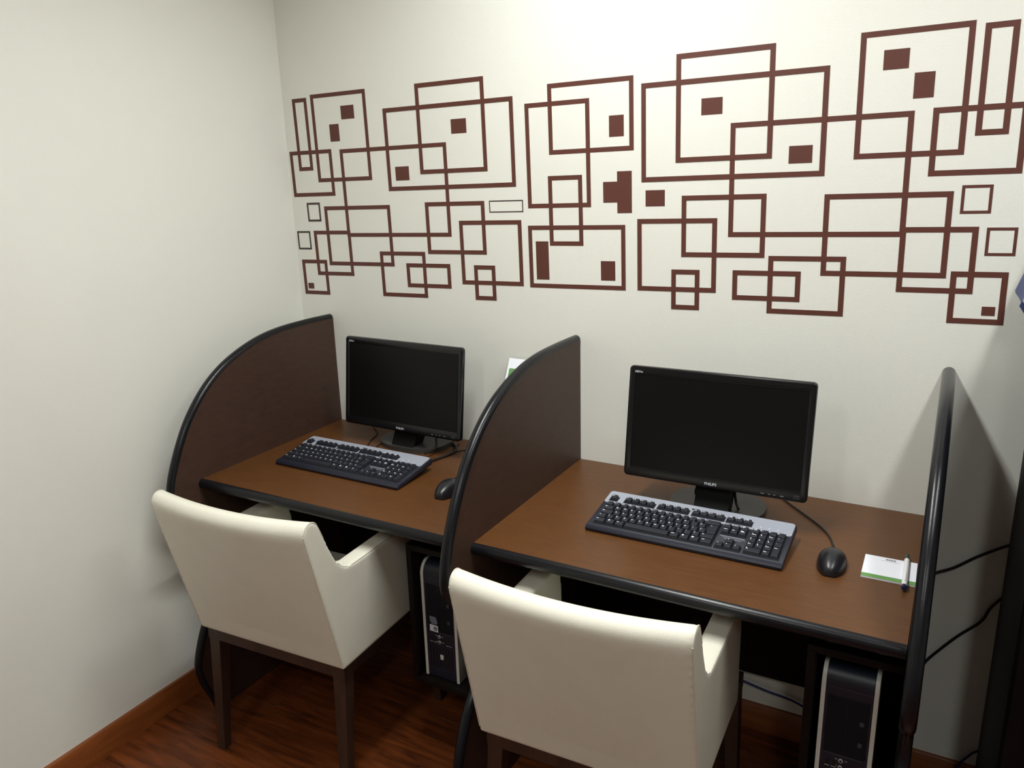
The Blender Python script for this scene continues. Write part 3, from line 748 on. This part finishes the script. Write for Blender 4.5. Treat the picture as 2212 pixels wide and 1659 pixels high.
pb = [link('barrel', cyl_me(0.0054, -0.068, 0.050, 20), M_PENW, e, (0, 0, 0), (-PI / 2, 0, 0)),
      link('cone_tip', cyl_me(0.0052, 0.050, 0.077, 20, 0, 0.0028), M_PENG, e, (0, 0, 0), (-PI / 2, 0, 0)),
      link('end_plug', cyl_me(0.0052, -0.078, -0.068, 20, 0.0008), mat('pen_navy', (26, 30, 70), 0.4, 0.05), e, (0, 0, 0), (-PI / 2, 0, 0)),
      box('clip', -0.0012, 0.0012, -0.055, -0.022, 0.0050, 0.0068, M_PENW, e)]

# ------------------------------------------------------------------ acrylic sign leaning on the wall behind the partition
e = empty('sign_holder', (0.926, -0.172, ZD + 0.001), 'clear acrylic sign holder with white sheet leaning on wall behind the partition', 'sign', None, (-math.atan2(0.156, 0.2955), 0, 0))
SL = math.hypot(0.156, 0.2955)
box('acrylic_sheet', -0.098, 0.098, -0.0012, 0.0012, 0.0, SL, M_ACRYL, e)
box('paper', -0.095, 0.095, -0.0017, -0.0013, 0.004, SL - 0.007, M_PAPER, e)
box('green_print', -0.088, -0.02, -0.0020, -0.0017, SL - 0.085, SL - 0.038, M_GREEN, e)

# ------------------------------------------------------------------ cables
def cable(pts, r, m_, lab, group=None):
    tag(tube('cable', pts, r, m_), lab, 'cable', group)
cable([(1.995, -0.05, 0.592), (2.0015, -0.02, 0.5996), (2.0426, -0.016, 0.6244), (2.0867, -0.016, 0.663), (2.135, -0.018, 0.700), (2.17, -0.022, 0.722)], 0.0035, M_CABLE, 'black cable crossing the wall to the dark cabinet, upper one')
cable([(1.997, -0.05, 0.33), (2.0077, -0.02, 0.3538), (2.0363, -0.016, 0.3971), (2.0715, -0.016, 0.4466), (2.1131, -0.016, 0.4968), (2.1294, -0.016, 0.5388), (2.1534, -0.018, 0.576), (2.18, -0.022, 0.60)], 0.0035, M_CABLE, 'black cable crossing the wall to the dark cabinet, lower one')
cable([(1.55, -0.02, 0.158), (1.6295, -0.02, 0.1445), (1.6738, -0.02, 0.1399), (1.7113, -0.02, 0.1333), (1.749, -0.02, 0.118), (1.80, -0.022, 0.095)], 0.003, M_BCABLE, 'blue network cable along the wall under the end desk')
cable([(2.03, -0.09, 0.006), (2.08, -0.055, 0.012), (2.1091, -0.028, 0.090), (2.1274, -0.02, 0.1173), (2.1406, -0.02, 0.1363), (2.17, -0.022, 0.16)], 0.003, M_BCABLE, 'blue cable near the floor beside the dark cabinet')
cable([(0.30, -0.03, 0.7425), (0.355, -0.08, 0.7425), (0.372, -0.13, 0.7425), (0.40, -0.19, 0.7425), (0.41, -0.24, 0.7425)], 0.0018, M_CABLE, 'thin black cable on desk beneath the monitor edge nearest the left wall')
cable([(0.50, -0.06, 0.7425), (0.445, -0.085, 0.7425), (0.425, -0.125, 0.7425), (0.434, -0.19, 0.7425), (0.45, -0.24, 0.7425)], 0.0016, M_CABLE, 'thin black cable curving behind the keyboard on desk beside left wall')
cable([(0.60, -0.11, 0.83), (0.607, -0.105, 0.79), (0.625, -0.13, 0.757), (0.635, -0.165, 0.757), (0.632, -0.20, 0.757)], 0.0035, M_CABLE, 'thick black cable dropping from the monitor beside the left wall')
cable([(0.655, -0.268, 0.752), (0.66, -0.235, 0.746), (0.672, -0.19, 0.7445), (0.684, -0.14, 0.7445), (0.672, -0.09, 0.7445), (0.62, -0.05, 0.7445)], 0.004, M_CABLE, 'thick black keyboard cable on the desk beside left wall')
cable([(0.655, -0.05, 0.742), (0.675, -0.12, 0.742), (0.70, -0.09, 0.742), (0.74, -0.05, 0.742), (0.80, -0.025, 0.742)], 0.0018, M_CABLE, 'thin black cable running to the sign holder on desk beside left wall')
cable([(1.555, -0.20, 0.84), (1.553, -0.19, 0.80), (1.557, -0.185, 0.768), (1.567, -0.20, 0.7585)], 0.0034, M_CABLE, 'black cable hanging beside the monitor neck on the end desk')
cable([(1.462, -0.19, 0.81), (1.455, -0.185, 0.79), (1.452, -0.18, 0.772), (1.462, -0.175, 0.758)], 0.0016, M_CABLE, 'thin black cable loop at the monitor neck on the end desk')

# ------------------------------------------------------------------ dark cabinet at the edge of the view
CX = 2.146
e = empty('cabinet', (CX, -0.03, 0), 'tall dark brown cabinet standing against the wall beyond the end partition', 'cabinet')
box('side_panel', 0, 0.02, -0.42, 0, 0.02, 1.45, M_CAB, e, 0.001, 1)
box('side_panel', 0.58, 0.60, -0.42, 0, 0.02, 1.45, M_CAB, e, 0.001, 1)
box('back_panel', 0.02, 0.58, -0.012, 0, 0.02, 1.45, M_CAB, e)
box('top_panel', 0.0, 0.60, -0.44, 0, 1.45, 1.472, M_CAB, e, 0.002, 1)
box('plinth', 0.01, 0.59, -0.41, -0.01, 0.0, 0.06, M_CAB, e)
for k in range(2):
    d = box('door', 0.004 + 0.297 * k, 0.299 + 0.297 * k, -0.44, -0.421, 0.064, 1.445, M_CAB, e, 0.001, 1)
    tube('handle', [(0.27 + 0.06 * k, -0.442, 0.80), (0.27 + 0.06 * k, -0.465, 0.81), (0.27 + 0.06 * k, -0.465, 0.93), (0.27 + 0.06 * k, -0.442, 0.94)], 0.005, M_SILVER, d)
# a cloth thrown over the cabinet, one corner standing out over the side
bm = bmesh.new()
cl = [(2.30, 1.474), (2.150, 1.477), (2.134, 1.462), (2.108, 1.375), (2.089, 1.300), (2.106, 1.272), (2.128, 1.235), (2.140, 1.215)]
ny = 6; rws = []
for i, (cx_, cz_) in enumerate(cl):
    rws.append([bm.verts.new((cx_ + 0.004 * math.sin(j * 1.3 + i), -0.045 - 0.05 * j * (1.0 - 0.75 * max(0, i - 3) / 4), cz_ + (0.003 if i > 0 else 0) )) for j in range(ny)])
for a, b in zip(rws[:-1], rws[1:]):
    for j in range(ny - 1): bm.faces.new((a[j], a[j + 1], b[j + 1], b[j]))
bmesh.ops.solidify(bm, geom=list(bm.faces), thickness=0.003)
tag(link('cloth', bm_mesh(bm, smooth=True, angle=60), M_BCLOTH), 'blue grey cloth with a corner standing out from the dark cabinet', 'cloth')
